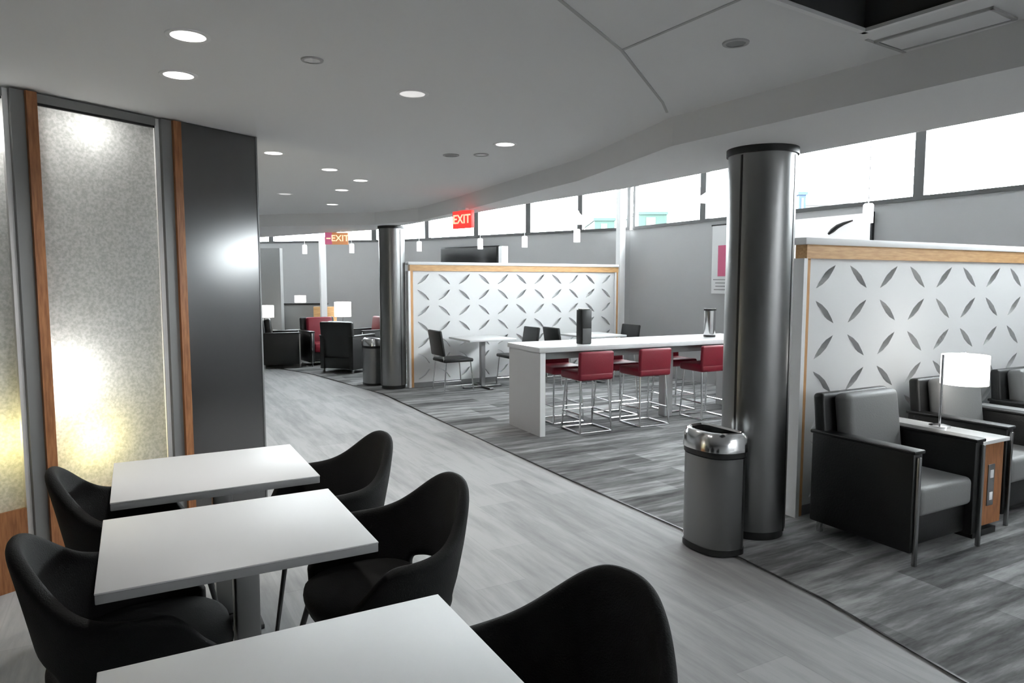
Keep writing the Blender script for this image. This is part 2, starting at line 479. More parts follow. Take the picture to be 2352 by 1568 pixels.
# white reveal pillars by the window wall
def pillar(x, wpx, Y, label, z1=Z_POCK):
    p = PY(x, 600, Y); w = wpx * Y / FPX
    r = thing('pillar', label, 'pillar', (p.x, p.y, 0), TH)
    mb = MB(); mb.bx((-w / 2, -w / 2, 0.08), (w / 2, w / 2, z1)); mb.obj('shaft', 'white', r)
    mb = MB(); mb.bx((-w / 2 - .012, -w / 2 - .012, 0.0), (w / 2 + .012, w / 2 + .012, 0.08)); mb.obj('plinth', 'frame_grey', r)
pillar(1425, 15, 12.4, 'slim white pillar rising from behind the right end of the far patterned partition')
pillar(741, 13, 13.9, 'slim white pillar in the far lounge, left of the lit exit sign', 2.47)
pillar(1156, 16, 13.6, 'short white pillar beside the wall screen, above the far patterned partition', 2.27)

# ------------------------------------------------------------------ LEFT GLASS PARTITION AND METAL PANEL
G0 = P(45, 207, Z_MAIN); G1 = P(388, 275, Z_MAIN); G2 = P(592, 319, Z_MAIN)
gd = (G2 - G0).normalized(); gr = ang(gd)
Lf2 = (G1 - G0).dot(gd); Lend = (G2 - G0).dot(gd)
def glass_bay(L0, L1, label):
    o = G0 + gd * L0
    r = thing('frosted_screen', label, 'glass screen', (o.x, o.y, 0), gr)
    L = L1 - L0; zb = 0.42
    mb = MB()                                                 # y<0 is the lounge side
    mb.bx((0, -0.02, zb), (L, 0.0, 2.515))
    for f in mb.bm.faces: f.material_index = 0 if f.calc_center_median().y < -0.019 else 1
    mb.obj('pane', ['frosted', 'pane_back'], r, smooth=False)
    mb = MB(); mb.bx((0, -0.045, 2.515), (L, 0.045, 2.56)); mb.obj('head_rail', 'frame_grey', r, smooth=False)
    mb = MB(); mb.bx((0, -0.036, 2.503), (L, 0.03, 2.517)); mb.obj('gasket', 'black', r, smooth=False)
    mb = MB(); mb.bx((0, -0.04, 0.0), (L, 0.04, zb)); mb.obj('kick_board', 'walnut', r, smooth=False)
    return r
def glass_post(L0, label):
    o = G0 + gd * L0
    r = thing('glass_post', label, 'post', (o.x, o.y, 0), gr)
    mb = MB(); mb.bx((-0.07, -0.055, 0), (-0.005, 0.05, 2.56)); mb.obj('post_body', 'frame_grey', r)
    mb = MB(); mb.bx((-0.005, -0.075, 0), (0.045, 0.05, 2.56)); mb.obj('wood_strip', 'walnut', r, smooth=False)
    mb = MB(); mb.bx((-0.095, -0.03, 0.0), (-0.07, 0.03, 2.56)); mb.obj('edge_channel', 'white', r)
glass_bay(-2.2, -1.12, 'frosted glass panel nearest the camera, before the first wood-edged post')
glass_bay(-1.02, -0.10, 'frosted glass panel at the left picture edge, ending at the first wood-edged post')
glass_bay(0.05, Lf2 - 0.10, 'tall frosted glass panel between two wood-edged posts, glowing behind the far dining table')
glass_post(0, 'wood-edged metal post on the left between the two glowing glass panels')
glass_post(Lf2, 'wood-edged metal post between the frosted glass and the dark metal wall panel')
o = G0 + gd * (Lf2 + 0.05)
r = thing('metal_panel', 'tall dark brushed metal wall panel at the end of the frosted glass', 'wall panel', (o.x, o.y, 0), gr)
Lp = Lend - Lf2 - 0.11
mb = MB(); mb.bx((0, -0.05, 0.06), (Lp, 0.05, 2.568), bev=0.004); fs = mb.obj('face_sheet', 'panel_metal', r)
uv = fs.data.uv_layers.new(name='brush')
for lp in fs.data.loops:
    q = fs.data.vertices[lp.vertex_index].co; uv.data[lp.index].uv = (q.x + q.y, q.z)
mb = MB(); mb.bx((Lp, -0.052, 0.06), (Lp + 0.012, 0.052, 2.568)); mb.obj('edge_trim', 'frame_grey', r)
mb = MB(); mb.bx((0, -0.04, 0.0), (Lp, 0.04, 0.06)); mb.obj('plinth', 'black', r)
# globe lamps glowing behind the frosted glass
def globe_lamp(px, py, off, rad, m, label):
    # point on the glass plane seen at px,py, moved back off metres
    d = _ray(px, py); nn = Vector((gd.y, -gd.x, 0)); k_ = (G0.xy.to_3d() - Vector((0, 0, 0))).dot(nn) / Vector((d.x, d.y, 0)).dot(nn)
    p = Vector((d.x * k_, d.y * k_, EYE + d.z * k_)) - nn * off
    r = thing('globe_lamp', label, 'lamp', (p.x, p.y, 0))
    if p.z > 1.7:
        mb = MB(); mb.lathe([(0, Z_MAIN - 0.02), (0.05, Z_MAIN - 0.02), (0.05, Z_MAIN), (0, Z_MAIN)], 24); mb.obj('ceiling_rose', 'gunmetal', r)
        mb = MB(); mb.cyl((0, 0, p.z + rad - 0.01), (0, 0, Z_MAIN - 0.01), 0.008, 12); mb.obj('rod', 'gunmetal', r)
    else:
        mb = MB(); mb.lathe([(0, 0), (0.07, 0), (0.07, 0.015), (0.02, 0.03), (0, 0.03)], 24); mb.obj('base', 'gunmetal', r)
        mb = MB(); mb.cyl((0, 0, 0.02), (0, 0, p.z - rad + 0.01), 0.011, 12); mb.obj('pole', 'gunmetal', r)
    mb = MB(); mb.lathe([(rad * math.sin(PI * i / 12), p.z - rad * math.cos(PI * i / 12)) for i in range(13)], 24); mb.obj('globe', m, r)
globe_lamp(145, 870, 0.14, 0.10, 'globe_white', 'lamp glowing white behind the middle of the second frosted glass panel')
globe_lamp(208, 300, 0.12, 0.055, 'globe_white', 'lamp glowing white near the top of the second frosted glass panel')
globe_lamp(215, 1010, 0.13, 0.065, 'globe_warm', 'lamp glowing warm yellow low behind the second frosted glass panel')
globe_lamp(10, 1010, 0.14, 0.06, 'globe_warm', 'lamp glowing warm yellow low behind the frosted glass at the left picture edge')
globe_lamp(-10, 290, 0.18, 0.09, 'globe_white', 'lamp glowing white high behind the frosted glass at the left picture edge')

# ------------------------------------------------------------------ COLUMNS
def column(px, py, rad, ztop, label):
    p = P(px, py); c = p + Vector((0, rad * 0.9, 0))
    r = thing('column', label, 'column', (c.x, c.y, 0))
    mb = MB(); mb.lathe([(rad, 0.06), (rad, ztop - 0.035)], 96); mb.obj('cladding', 'dark_steel', r)
    mb = MB(); mb.lathe([(rad - .012, 0.0), (rad - .012, 0.06), (0, 0.06)], 64); mb.obj('base_ring', 'black', r)
    mb = MB(); mb.lathe([(rad - .004, ztop - 0.04), (rad + 0.012, ztop - 0.04), (rad + 0.012, ztop), (0, ztop)], 64); mb.obj('top_ring', 'black', r)
    for a in (-2.52, -0.72, 0.9, 2.4):                         # dark vertical seams in the cladding
        mb = MB(); x, y = (rad + 0.0005) * math.cos(a), (rad + 0.0005) * math.sin(a)
        mb.box((x, y, ztop / 2), (0.004, 0.013, ztop - 0.1), rot=(0, 0, a)); mb.obj('seam', 'black', r)
    return c
c1 = column(1748, 1243, 0.20, Z_SOF, 'large round dark metal column beside the nearest waste bin')
c2 = column(900, 895, 0.19, Z_SOF, 'round dark metal column left of the far patterned partition')

# ------------------------------------------------------------------ WASTE BINS (semi-round, open top)
def dshape(w, d, n=28, inset=0.0):
    """flat back along +x side (x = d/2), round front to -x; long side along y."""
    pts = []
    w2, d2 = w / 2 - inset, d - inset * 2
    for i in range(n + 1):
        a = PI / 2 + PI * i / n
        e = 0.75
        c_, s_ = math.cos(a), math.sin(a)
        pts.append((d / 2 - 0.05 - inset * 0 + (d2 - 0.05 + inset) * -abs(c_) ** e, w2 * math.copysign(abs(s_) ** e, s_)))
    for i in range(5):
        a = -PI / 2 + PI / 2 * i / 4
        pts.append((d / 2 - 0.05 + (0.05 - inset) * math.cos(a), -w2 + 0.05 + 0.05 * math.sin(a)))
    for i in range(5):
        a = PI / 2 * i / 4
        pts.append((d / 2 - 0.05 + (0.05 - inset) * math.cos(a), w2 - 0.05 + 0.05 * math.sin(a)))
    return pts
def bin_(loc, rz, h, label):
    r = thing('waste_bin', label, 'waste bin', loc, rz)
    w, d = 0.37, 0.235
    A = dshape(w, d)
    mb = MB(); mb.loft([(dshape(w, d, inset=-0.004), 0.0), (dshape(w, d, inset=-0.004), 0.035)]); mb.obj('base_band', 'black', r)
    mb = MB(); mb.loft([(A, 0.035), (A, h * 0.79)], cap=False); mb.obj('body', 'bin_steel', r)
    mb = MB(); mb.loft([(dshape(w, d, inset=0.006), h * 0.79), (dshape(w, d, inset=-0.006), h * 0.80), (dshape(w, d, inset=-0.006), h * 0.845), (dshape(w, d, inset=0.0), h * 0.85)]); mb.obj('neck_band', 'black', r)
    # sloping chrome lid ring with an open mouth
    O0, O1 = dshape(w, d, inset=-0.012), dshape(w, d, inset=-0.008)
    O2, I1, I2 = dshape(w, d, inset=0.010), dshape(w, d, inset=0.024), dshape(w, d, inset=0.032)
    mb = MB(); mb.loft([(O0, h * 0.845), (O1, h * 0.955), (O2, h * 0.995), (I1, h), (I2, h * 0.985), (I2, h * 0.90)], cap=False); mb.obj('lid_ring', 'chrome', r)
    mb = MB(); mb.loft([(dshape(w, d, inset=0.031), h * 0.5), (dshape(w, d, inset=0.031), h * 0.965)], cap=False)
    mb.bm.faces.new([mb.bm.verts.new((x, y, h * 0.55)) for x, y in dshape(w, d, inset=0.031)])
    mb.obj('liner', 'black', r)
    return r
b1 = P(1628, 1257)
bin1 = bin_((b1.x, b1.y, 0.0085), TH, 0.72, 'large semi-round steel waste bin with chrome lid in front of the near column')
b2 = P(851, 886)
dup(bin1, (b2.x, b2.y + .1, 0.0085), TH + 0.1, 'steel waste bin with chrome lid beside the far round column')

# ------------------------------------------------------------------ DINING TABLES
def dining_table():
    r = thing('dining_table', '', 'table', (0, 0, 0), TH)
    lx, ly, z = 0.81, 0.68, 0.74
    mb = MB(); mb.bx((-lx / 2, -ly / 2, z - 0.006), (lx / 2, ly / 2, z), bev=0.002)
    rnd = [e for e in mb.bm.edges if abs(e.verts[0].co.z - e.verts[1].co.z) > 0.0015]
    top = mb.obj('table_top', 'table', r)
    mb = MB(); mb.bx((-lx / 2 + 0.001, -ly / 2 + 0.001, z - 0.034), (lx / 2 - 0.001, ly / 2 - 0.001, z - 0.006), bev=0.003); mb.obj('top_edge', 'table_edge', r)
    mb = MB(); mb.box((0.03, 0, 0.38), (0.08, 0.10, 0.64), bev=0.006); mb.obj('pedestal', 'dark_steel', r)
    mb = MB(); mb.box((0, 0, 0.698), (0.34, 0.34, 0.012)); mb.obj('mounting_plate', 'black', r)
    mb = MB(); mb.box((0.03, 0, 0.012), (0.30, 0.30, 0.024), bev=0.005); mb.box((0.03, 0, 0.042), (0.12, 0.12, 0.04), bev=0.008); mb.obj('base_plate', 'gunmetal', r)
    return r
def tc_(c):
    p = sum((P(x, y, 0.74) for x, y in c), Vector()) / len(c)
    return Vector((p.x, p.y, 0))
t1c = tc_([(258, 1060), (675, 1020), (735, 1096), (250, 1153)])
t2c = tc_([(237, 1192), (751, 1123), (871, 1245), (222, 1362)])
t3 = P(1005, 1362, .74) * .5 + P(222, 1545, .74) * .5 - T * 0.34
t3c = Vector((t3.x, t3.y, 0))
tab = dining_table(); tab.location = t1c
tab['label'] = 'white rectangular dining table farthest of the three, by the dark metal wall panel'
tab['group'] = 'dining tables in the foreground'
dup(tab, t2c, TH, 'middle white dining table of the foreground row, with a dark chair on each end')
dup(tab, t3c, TH, 'nearest white dining table, cut off by the bottom of the picture')

# ------------------------------------------------------------------ MOULDED BLACK DINING ARMCHAIRS (face +x)
def smooth(t): t = max(0, min(1, t)); return t * t * (3 - 2 * t)
def moulded_chair():
    r = thing('dining_armchair', '', 'chair', (0, 0, 0), 0)
    bm = bmesh.new()
    NU, A = 36, 128.0
    rows = [0.0, 0.10, 0.235, 0.36, 0.52, 0.70, 0.87, 1.0]
    grid = []
    for i in range(NU + 1):
        a = -A + 2 * A * i / NU
        aa = abs(a)
        bell = math.exp(-(aa / 40.0) ** 2.4)
        zt = 0.63 + 0.197 * bell - 0.17 * smooth((aa - 98) / 32)
        zb = 0.36 + 0.02 * smooth((aa - 90) / 40)
        col = []
        for v in rows:
            z = zb + (zt - zb) * v
            hz = (z - 0.36) / 0.45
            rx = 0.265 + 0.065 * hz + (0.02 * hz * hz) * bell
            ry = 0.255 + 0.075 * min(1, hz * 1.6) - 0.035 * max(0, hz - 0.62)
            ar = math.radians(a)
            x = -rx * math.cos(ar) if aa < 90 else -0.31 * math.cos(ar)
            y = ry * math.copysign(abs(math.sin(ar)) ** 0.85, a)
            col.append(bm.verts.new((x - 0.0, y, z)))
        grid.append(col)
    for i in range(NU):
        am = -A + 2 * A * (i + 0.5) / NU
        for j in range(len(rows) - 1):
            if j == 1 and abs(am) < 35: continue          # opening low in the back
            bm.faces.new((grid[i][j], grid[i + 1][j], grid[i + 1][j + 1], grid[i][j + 1]))
    m_ = MB(); m_.bm.free(); m_.bm = bm
    sh = m_.obj('shell', 'black_fabric', r, ang=3.2)
    so = sh.modifiers.new('thickness', 'SOLIDIFY'); so.thickness = 0.048; so.offset = 0.0
    sb = sh.modifiers.new('rounding', 'SUBSURF'); sb.levels = 2; sb.render_levels = 2
    def seat_poly(s, ox=0.0):
        pts = []
        for k_ in range(32):
            a = 2 * PI * k_ / 32
            pts.append((0.015 + ox + s * 0.24 * math.copysign(abs(math.cos(a)) ** 0.72, math.cos(a)), s * 0.262 * math.copysign(abs(math.sin(a)) ** 0.72, math.sin(a))))
        return pts
    mb = MB(); mb.loft([(seat_poly(0.80), 0.352), (seat_poly(0.97), 0.375), (seat_poly(1.0), 0.405), (seat_poly(0.985), 0.43), (seat_poly(0.90), 0.447), (seat_poly(0.6), 0.455), (seat_poly(0.2), 0.456)])
    mb.obj('seat', 'black_fabric', r, ang=1.2)
    for sx in (-1, 1):
        for sy in (-1, 1):
            t_ = Vector((0.04 + 0.17 * sx, 0.16 * sy, 0.36)); b_ = Vector((0.04 + 0.25 * sx, 0.24 * sy, 0.012))
            mb = MB(); mb.tube([t_, b_], [0.012, 0.009], 12); lg = mb.obj('leg', 'gunmetal', r)
            mb = MB(); mb.lathe([(0, 0), (0.016, 0), (0.016, 0.008), (0.009, 0.014), (0, 0.014)], 14, c=(b_.x, b_.y, 0)); mb.obj('glide', 'chrome', lg)
    return r
chair = moulded_chair()
cg = 'black moulded armchairs at the dining tables'
hx = 0.405
def put_chair(first, tcen, side, off, label, turn=0.0, dt=0.0):
    p = tcen + N * side * (hx + off) + T * dt
    rz = TH + (PI if side > 0 else 0) + turn
    if first:
        chair.location = p; chair.rotation_euler = (0, 0, rz); chair['label'] = label; chair['group'] = cg
    else: dup(chair, p, rz, label, cg)
put_chair(True, t2c, 1, 0.09, 'black moulded armchair at the corridor end of the middle dining table', 0.05)
put_chair(False, t1c, 1, 0.07, 'black moulded armchair at the corridor end of the farthest foreground table', 0.1)
put_chair(False, t3c, 1, 0.095, 'nearest black moulded armchair, cut off by the bottom of the picture', 0.19)
put_chair(False, t2c, -1, -0.13, 'black moulded armchair at the glass-wall end of the middle dining table', 0.0)
put_chair(False, t1c, -1, -0.13, 'black moulded armchair in front of the frosted glass, at the farthest foreground table', 0.0)

# ------------------------------------------------------------------ PATTERNED PARTITIONS
def pierced_panel(L, z0, z1, cw, ch, th, flip=0):
    """A board pierced by leaf-shaped slots on alternating diagonals."""
    mb = MB(); bm = mb.bm
    nc, nr = max(1, round(L / cw)), max(1, round((z1 - z0) / ch))
    cw, ch = L / nc, (z1 - z0) / nr
    K = 7
    for side, y in ((0, -th / 2), (1, th / 2)):
        for i in range(nc):
            for j in range(nr):
                x0, zz = i * cw, z0 + j * ch
                up = (i + j + flip) % 2 == 0
                ax, az = (x0 + 0.22 * cw, zz + (0.17 if up else 0.83) * ch)
                bx, bz = (x0 + 0.78 * cw, zz + (0.83 if up else 0.17) * ch)
                d = Vector((bx - ax, bz - az)); n = Vector((-d.y, d.x)).normalized()
                arc = lambda sg: [Vector((ax, az)) + d * (q / K) + n * sg * 0.027 * math.sin(PI * q / K) for q in range(1, K)]
                A0, B0 = Vector((ax, az)), Vector((bx, bz))
                c00, c10, c11, c01 = Vector((x0, zz)), Vector((x0 + cw, zz)), Vector((x0 + cw, zz + ch)), Vector((x0, zz + ch))
                if up: lower = [c00, c10, c11, B0] + arc(-1)[::-1] + [A0]; upper = [c00, A0] + arc(1) + [B0, c11, c01]
                else:  lower = [c01, A0] + arc(-1) + [B0, c10, c00]; upper = [c01, c11, c10, B0] + arc(1)[::-1] + [A0]
                for pl in (lower, upper):
                    vs = [bm.verts.new((p.x, y, p.y)) for p in pl]
                    bm.faces.new(vs if side == 0 else vs[::-1])
                if side == 0:
                    ring = [A0] + arc(1) + [B0] + arc(-1)[::-1]
                    for p_, q_ in zip(ring, ring[1:] + ring[:1]):
                        mb.quad([(p_.x, -th / 2, p_.y), (q_.x, -th / 2, q_.y), (q_.x, th / 2, q_.y), (p_.x, th / 2, p_.y)])
    # outer rim
    for a, b in (((0, z0), (L, z0)), ((L, z0), (L, z1)), ((L, z1), (0, z1)), ((0, z1), (0, z0))):
        mb.quad([(a[0], -th / 2, a[1]), (b[0], -th / 2, b[1]), (b[0], th / 2, b[1]), (a[0], th / 2, a[1])])
    bmesh.ops.triangulate(bm, faces=[f for f in bm.faces if len(f.verts) > 4])
    return mb
def partition(origin, rz, L, label, z_top=1.875, wood_post=True, cap_h=0.045):
    r = thing('partition', label, 'partition', origin, rz)
    pierced_panel(L - 0.16, 0.07, 1.74, 0.335, 0.232, 0.05).obj('pierced_panel', 'partition', r, smooth=False, fix=False).location = (0.08, 0, 0)
    mb = MB(); mb.bx((0.0, -0.06, z_top - cap_h), (L, 0.06, z_top), bev=0.004); mb.obj('cap', 'white', r)
    mb = MB(); mb.bx((0.03, -0.045, 1.74), (L - 0.0, 0.045, z_top - cap_h)); mb.obj('wood_rail', 'oak_h', r)
    for x0 in (0.0, L - 0.08):
        mb = MB(); mb.bx((x0, -0.05, 0.0), (x0 + 0.035, 0.05, 1.74)); mb.obj('end_post', 'white', r)
        mb = MB(); mb.bx((x0 + 0.035, -0.035, 0.0), (x0 + 0.08, 0.035, 1.74)); mb.obj('wood_stile', 'oak', r)
    mb = MB(); mb.bx((0.08, -0.035, 0.0), (L - 0.08, 0.035, 0.07)); mb.obj('skirting', 'frame_grey', r)
    return r
pa = P(1812, 1187)
Lpa = 7.8 - pa.dot(N) - 0.02
partition((pa.x, pa.y, 0.008), TH, Lpa, 'white leaf-patterned partition with an oak rail, behind the right-hand armchairs')
pb = P(938, 891); pb2 = PY(1438, 605, 12.35)
vb = (pb2 - pb).xy.to_3d()
partition((pb.x, pb.y, 0.008), ang(vb), vb.length - 0.2, 'white leaf-patterned partition with an oak frame, behind the far dining tables')

# ------------------------------------------------------------------ LOUNGE ARMCHAIRS ALONG THE NEAR PARTITION (face -y locally; width along x)
def armchair(name='lounge_armchair', cush='cushion'):
    r = thing(name, '', 'armchair', (0, 0, 0), 0)
    w, d = 0.70, 0.68
    for s in (-1, 1):
        mb = MB(); x0 = s * (w / 2 - 0.045)
        mb.box((x0, 0.0, 0.355), (0.085, d - 0.02, 0.57), bev=0.012); a = mb.obj('arm', 'leather', r)
        mb = MB(); mb.box((x0, -0.0, 0.645), (0.10, d, 0.022), bev=0.008); mb.obj('arm_cap', 'leather', a)
        mb = MB(); mb.box((x0 + s * 0.046, 0, 0.648), (0.006, d - 0.02, 0.008)); mb.obj('piping', 'grey_plastic', a)  # grey piping; its pale tone also stands for the arm's edge highlight
        mb = MB(); mb.box((x0 + s * 0.012, -d / 2 + 0.0, 0.31), (0.02, 0.024, 0.62), bev=0.003); mb.obj('leg', 'steel', r)
        mb = MB(); mb.box((x0, d / 2 - 0.06, 0.075), (0.03, 0.03, 0.15), bev=0.003); mb.obj('leg', 'chrome', r)
    mb = MB(); mb.box((0, 0.02, 0.175), (w - 0.12, d - 0.08, 0.19), bev=0.012); mb.obj('seat_frame', 'leather', r)
    mb = MB(); mb.box((0, -0.06, 0.345), (w - 0.185, d - 0.14, 0.17), bev=0.035, seg=4); mb.obj('seat_cushion', cush, r)
    mb = MB(); mb.box((0, d / 2 - 0.06, 0.55), (w - 0.03, 0.075, 0.68), rot=(-0.10, 0, 0), bev=0.025, seg=4); mb.obj('back_frame', 'leather', r)
    mb = MB(); mb.box((0.01, d / 2 - 0.155, 0.645), (w - 0.19, 0.12, 0.50), rot=(-0.13, 0, 0), bev=0.04, seg=4); mb.obj('back_cushion', cush, r)
    return r
ac = armchair()
fl = P(2092, 1304)                                             # near front leg
a1 = fl + N * 0.335 + T * 0.335
ag = 'lounge armchairs along the near partition'
ac.location = (a1.x, a1.y, 0.008); ac.rotation_euler = (0, 0, TH)
ac['label'] = 'black lounge armchair with charcoal cushions, nearest to the round column'; ac['group'] = ag
a2 = a1 + N * 1.17 + T * 0.11
dup(ac, (a2.x, a2.y, 0.008), TH, 'black lounge armchair behind the table lamp, second along the near partition', ag)
a3 = a1 + N * 2.24 + T * 0.11
dup(ac, (a3.x, a3.y, 0.008), TH, 'black lounge armchair cut off by the right picture edge', ag)

# side tables: slim white top on a wood end panel with power sockets
def side_table():
    r = thing('side_table', '', 'side table', (0, 0, 0), TH)
    w, d, z = 0.32, 0.74, 0.62
    mb = MB(); mb.box((0, 0, z - 0.012), (w, d, 0.024), bev=0.004); mb.obj('table_top', 'white_gloss', r)
    mb = MB(); mb.box((0, -d / 2 + 0.035, (z - 0.024 + 0.08) / 2), (w - 0.06, 0.03, z - 0.024 - 0.08)); e = mb.obj('end_panel', 'walnut', r)
    mb = MB(); mb.box((0.0, -d / 2 + 0.018, 0.33), (0.07, 0.006, 0.26), bev=0.002); so = mb.obj('socket_plate', 'steel', r)
    for zz in (0.26, 0.40):
        mb = MB(); mb.box((0, -d / 2 + 0.014, zz), (0.036, 0.004, 0.05), bev=0.001); mb.obj('socket', 'white', so)
    mb = MB(); mb.box((0, 0.02, 0.30), (w - 0.10, d - 0.14, 0.52)); mb.obj('carcass', 'gunmetal', r)
    mb = MB(); mb.box((0, 0.0, 0.02), (w - 0.06, d - 0.08, 0.04)); mb.obj('plinth', 'black', r)
    return r
st = side_table()
s1 = a1 + N * 0.54 + T * 0.07
st.location = (s1.x, s1.y, 0.008); st['label'] = 'slim white-topped side table with power sockets in its wood end, under the table lamp'; st['group'] = 'side tables between the armchairs'
s2 = a1 + N * 1.705 + T * 0.09
dup(st, (s2.x, s2.y, 0.008), TH, 'white-topped side table at the right picture edge, beyond the lamp')

def table_lamp(base, shade_off, z0, sw, sh, label, e='shade', rz=TH):
    r = thing('table_lamp', label, 'lamp', (base.x, base.y, z0), rz)
    mb = MB(); mb.lathe([(0, 0), (0.065, 0), (0.065, 0.012), (0.02, 0.022), (0, 0.022)], 28); mb.obj('base', 'chrome', r)
    ht = 0.285 + sh
    mb = MB(); mb.cyl((0, 0, 0.015), (0, 0, ht), 0.008, 12); mb.obj('pole', 'chrome', r)
    sx = shade_off
    mb = MB(); mb.cyl((0, 0, ht - 0.004), (sx, 0, ht - 0.004), 0.006, 10); mb.obj('arm', 'chrome', r)
    mb = MB(); mb.lathe([(sw / 2, 0.27), (sw / 2, 0.27 + sh), (sw / 2 - 0.004, 0.27 + sh), (sw / 2 - 0.004, 0.27), (sw / 2, 0.27)], 40, c=(sx, 0, 0)); s = mb.obj('lamp_shade', e, r)
    mb = MB(); mb.lathe([(0, 0.30), (0.03, 0.33), (0.035, 0.37), (0.02, 0.41), (0, 0.42)], 16, c=(sx, 0, 0)); mb.obj('bulb', 'bulb', r)
    return r
lb = P(2158, 981, 0.625)
table_lamp(lb, 0.26, 0.628, 0.285, 0.20, 'table lamp with a lit white drum shade on the side table beside the nearest armchair')

# ------------------------------------------------------------------ BAR COUNTER WITH STOOLS
S0 = P(1240, 1005)
cdir = Vector((0.90, 0.44, 0)).normalized(); cp = Vector((-cdir.y, cdir.x, 0)); cr = ang(cdir)
r = thing('bar_counter', 'long white bar counter with a grey end panel, lined with crimson stools', 'counter', (S0.x, S0.y, 0.008), cr)
CL, CW, CZ = 3.05, 0.72, 0.915
mb = MB(); mb.bx((-0.015, -0.015, CZ - 0.05), (CL, CW + 0.015, CZ), bev=0.004); mb.obj('counter_top', 'white_gloss', r)
mb = MB(); mb.bx((0.0, 0.0, 0), (0.055, CW, CZ - 0.05)); mb.obj('end_panel', 'counter_side', r)
mb = MB(); mb.bx((0.0, -0.004, 0), (0.06, 0.0, CZ - 0.05)); mb.obj('edge_band', 'white', r)
mb = MB(); mb.bx((CL - 0.06, 0.0, 0), (CL, CW, CZ - 0.05)); mb.obj('end_panel', 'counter_side', r)
mb = MB(); mb.bx((0.055, 0.08, CZ - 0.13), (CL - 0.06, CW - 0.08, CZ - 0.05)); mb.obj('under_frame', 'frame_grey', r)
mb = MB(); mb.bx((1.83, 0.30, 0), (1.94, 0.42, CZ - 0.13), bev=0.003); mb.obj('support_post', 'counter_side', r)
def bar_stool():
    """faces +y locally"""
    r = thing('bar_stool', '', 'stool', (0, 0, 0), 0)
    w, d, sz = 0.42, 0.40, 0.60
    mb = MB(); mb.box((0, 0.0, sz), (w, d, 0.085), bev=0.025, seg=3); mb.obj('seat', 'red', r)
    mb = MB(); mb.box((0, -d / 2 + 0.02, sz + 0.135), (w, 0.05, 0.25), rot=(0.06, 0, 0), bev=0.02, seg=3); mb.obj('backrest', 'red', r)
    for s in (-1, 1):
        for q in (-1, 1):
            mb = MB(); mb.cyl((s * 0.17, q * 0.15, sz - 0.04), (s * 0.195, q * 0.19, 0.012), 0.0105, 10); mb.obj('leg', 'chrome', r)
    mb = MB()
    pts = [(-0.195, -0.19, 0.012), (0.195, -0.19, 0.012), (0.195, 0.19, 0.012), (-0.195, 0.19, 0.012)]
    for a, b in zip(pts, pts[1:] + pts[:1]): mb.cyl(a, b, 0.0095, 8)
    mb.obj('floor_frame', 'chrome', r)
    mb = MB(); mb.cyl((-0.188, 0.178, 0.20), (0.188, 0.178, 0.20), 0.009, 8); mb.cyl((-0.19, -0.18, 0.20), (-0.19, 0.178, 0.20), 0.009, 8); mb.cyl((0.19, -0.18, 0.20), (0.19, 0.178, 0.20), 0.009, 8); mb.obj('footrest', 'chrome', r)
    return r
stool = bar_stool(); sg = 'crimson bar stools around the counter'
where = ['nearest the grey end panel', 'left of the support post', 'beside the round column']
for side in (0, 1):
    for i, dd in enumerate((0.62, 1.38, 2.24)):
        p = S0 + cdir * dd + (cp * 0.10 if side == 0 else cp * 0.66)
        lab = ('crimson bar stool on the near side of the counter, ' if side == 0 else 'bar stool on the window side of the counter, ') + where[i] if side == 0 else 'shadowed bar stool on the window side, opposite the stool ' + where[i]
        rz = cr if side == 0 else cr + PI
        if side == 0 and i == 0:
            stool.location = (p.x, p.y, 0.008); stool.rotation_euler = (0, 0, rz); stool['label'] = lab; stool['group'] = sg
        else: dup(stool, (p.x, p.y, 0.008), rz, lab, sg)
# things on the counter
p = P(1342, 790, 0.925)
r = thing('dispenser', 'tall black dispenser standing on the bar counter', 'dispenser', (p.x, p.y + 0.05, 0.923), cr)
mb = MB(); mb.box((0, 0, 0.185), (0.125, 0.115, 0.37), bev=0.008); mb.obj('body', 'black', r)
mb = MB(); mb.box((0, -0.058, 0.09), (0.105, 0.006, 0.16), bev=0.002); mb.obj('front_plate', 'frame_dark', r)
mb = MB(); mb.box((0, 0, 0.375), (0.10, 0.09, 0.012), bev=0.003); mb.obj('lid', 'frame_grey', r)
p = P(1632, 776, 0.925)
r = thing('canister', 'tall chrome canister on the bar counter next to the round column', 'canister', (p.x, p.y + 0.05, 0.923), cr)
mb = MB(); mb.lathe([(0, 0), (0.066, 0), (0.068, 0.01), (0.068, 0.335), (0.063, 0.335), (0.063, 0.02), (0, 0.02)], 36); mb.obj('body', 'chrome', r)
mb = MB(); mb.lathe([(0.0685, 0.012), (0.0705, 0.014), (0.0705, 0.036), (0.0685, 0.038)], 36); mb.obj('base_band', 'gunmetal', r)
mb = MB(); mb.lathe([(0.0685, 0.325), (0.072, 0.327), (0.072, 0.350), (0.060, 0.352), (0.060, 0.345), (0, 0.345)], 36); mb.obj('rim', 'gunmetal', r)

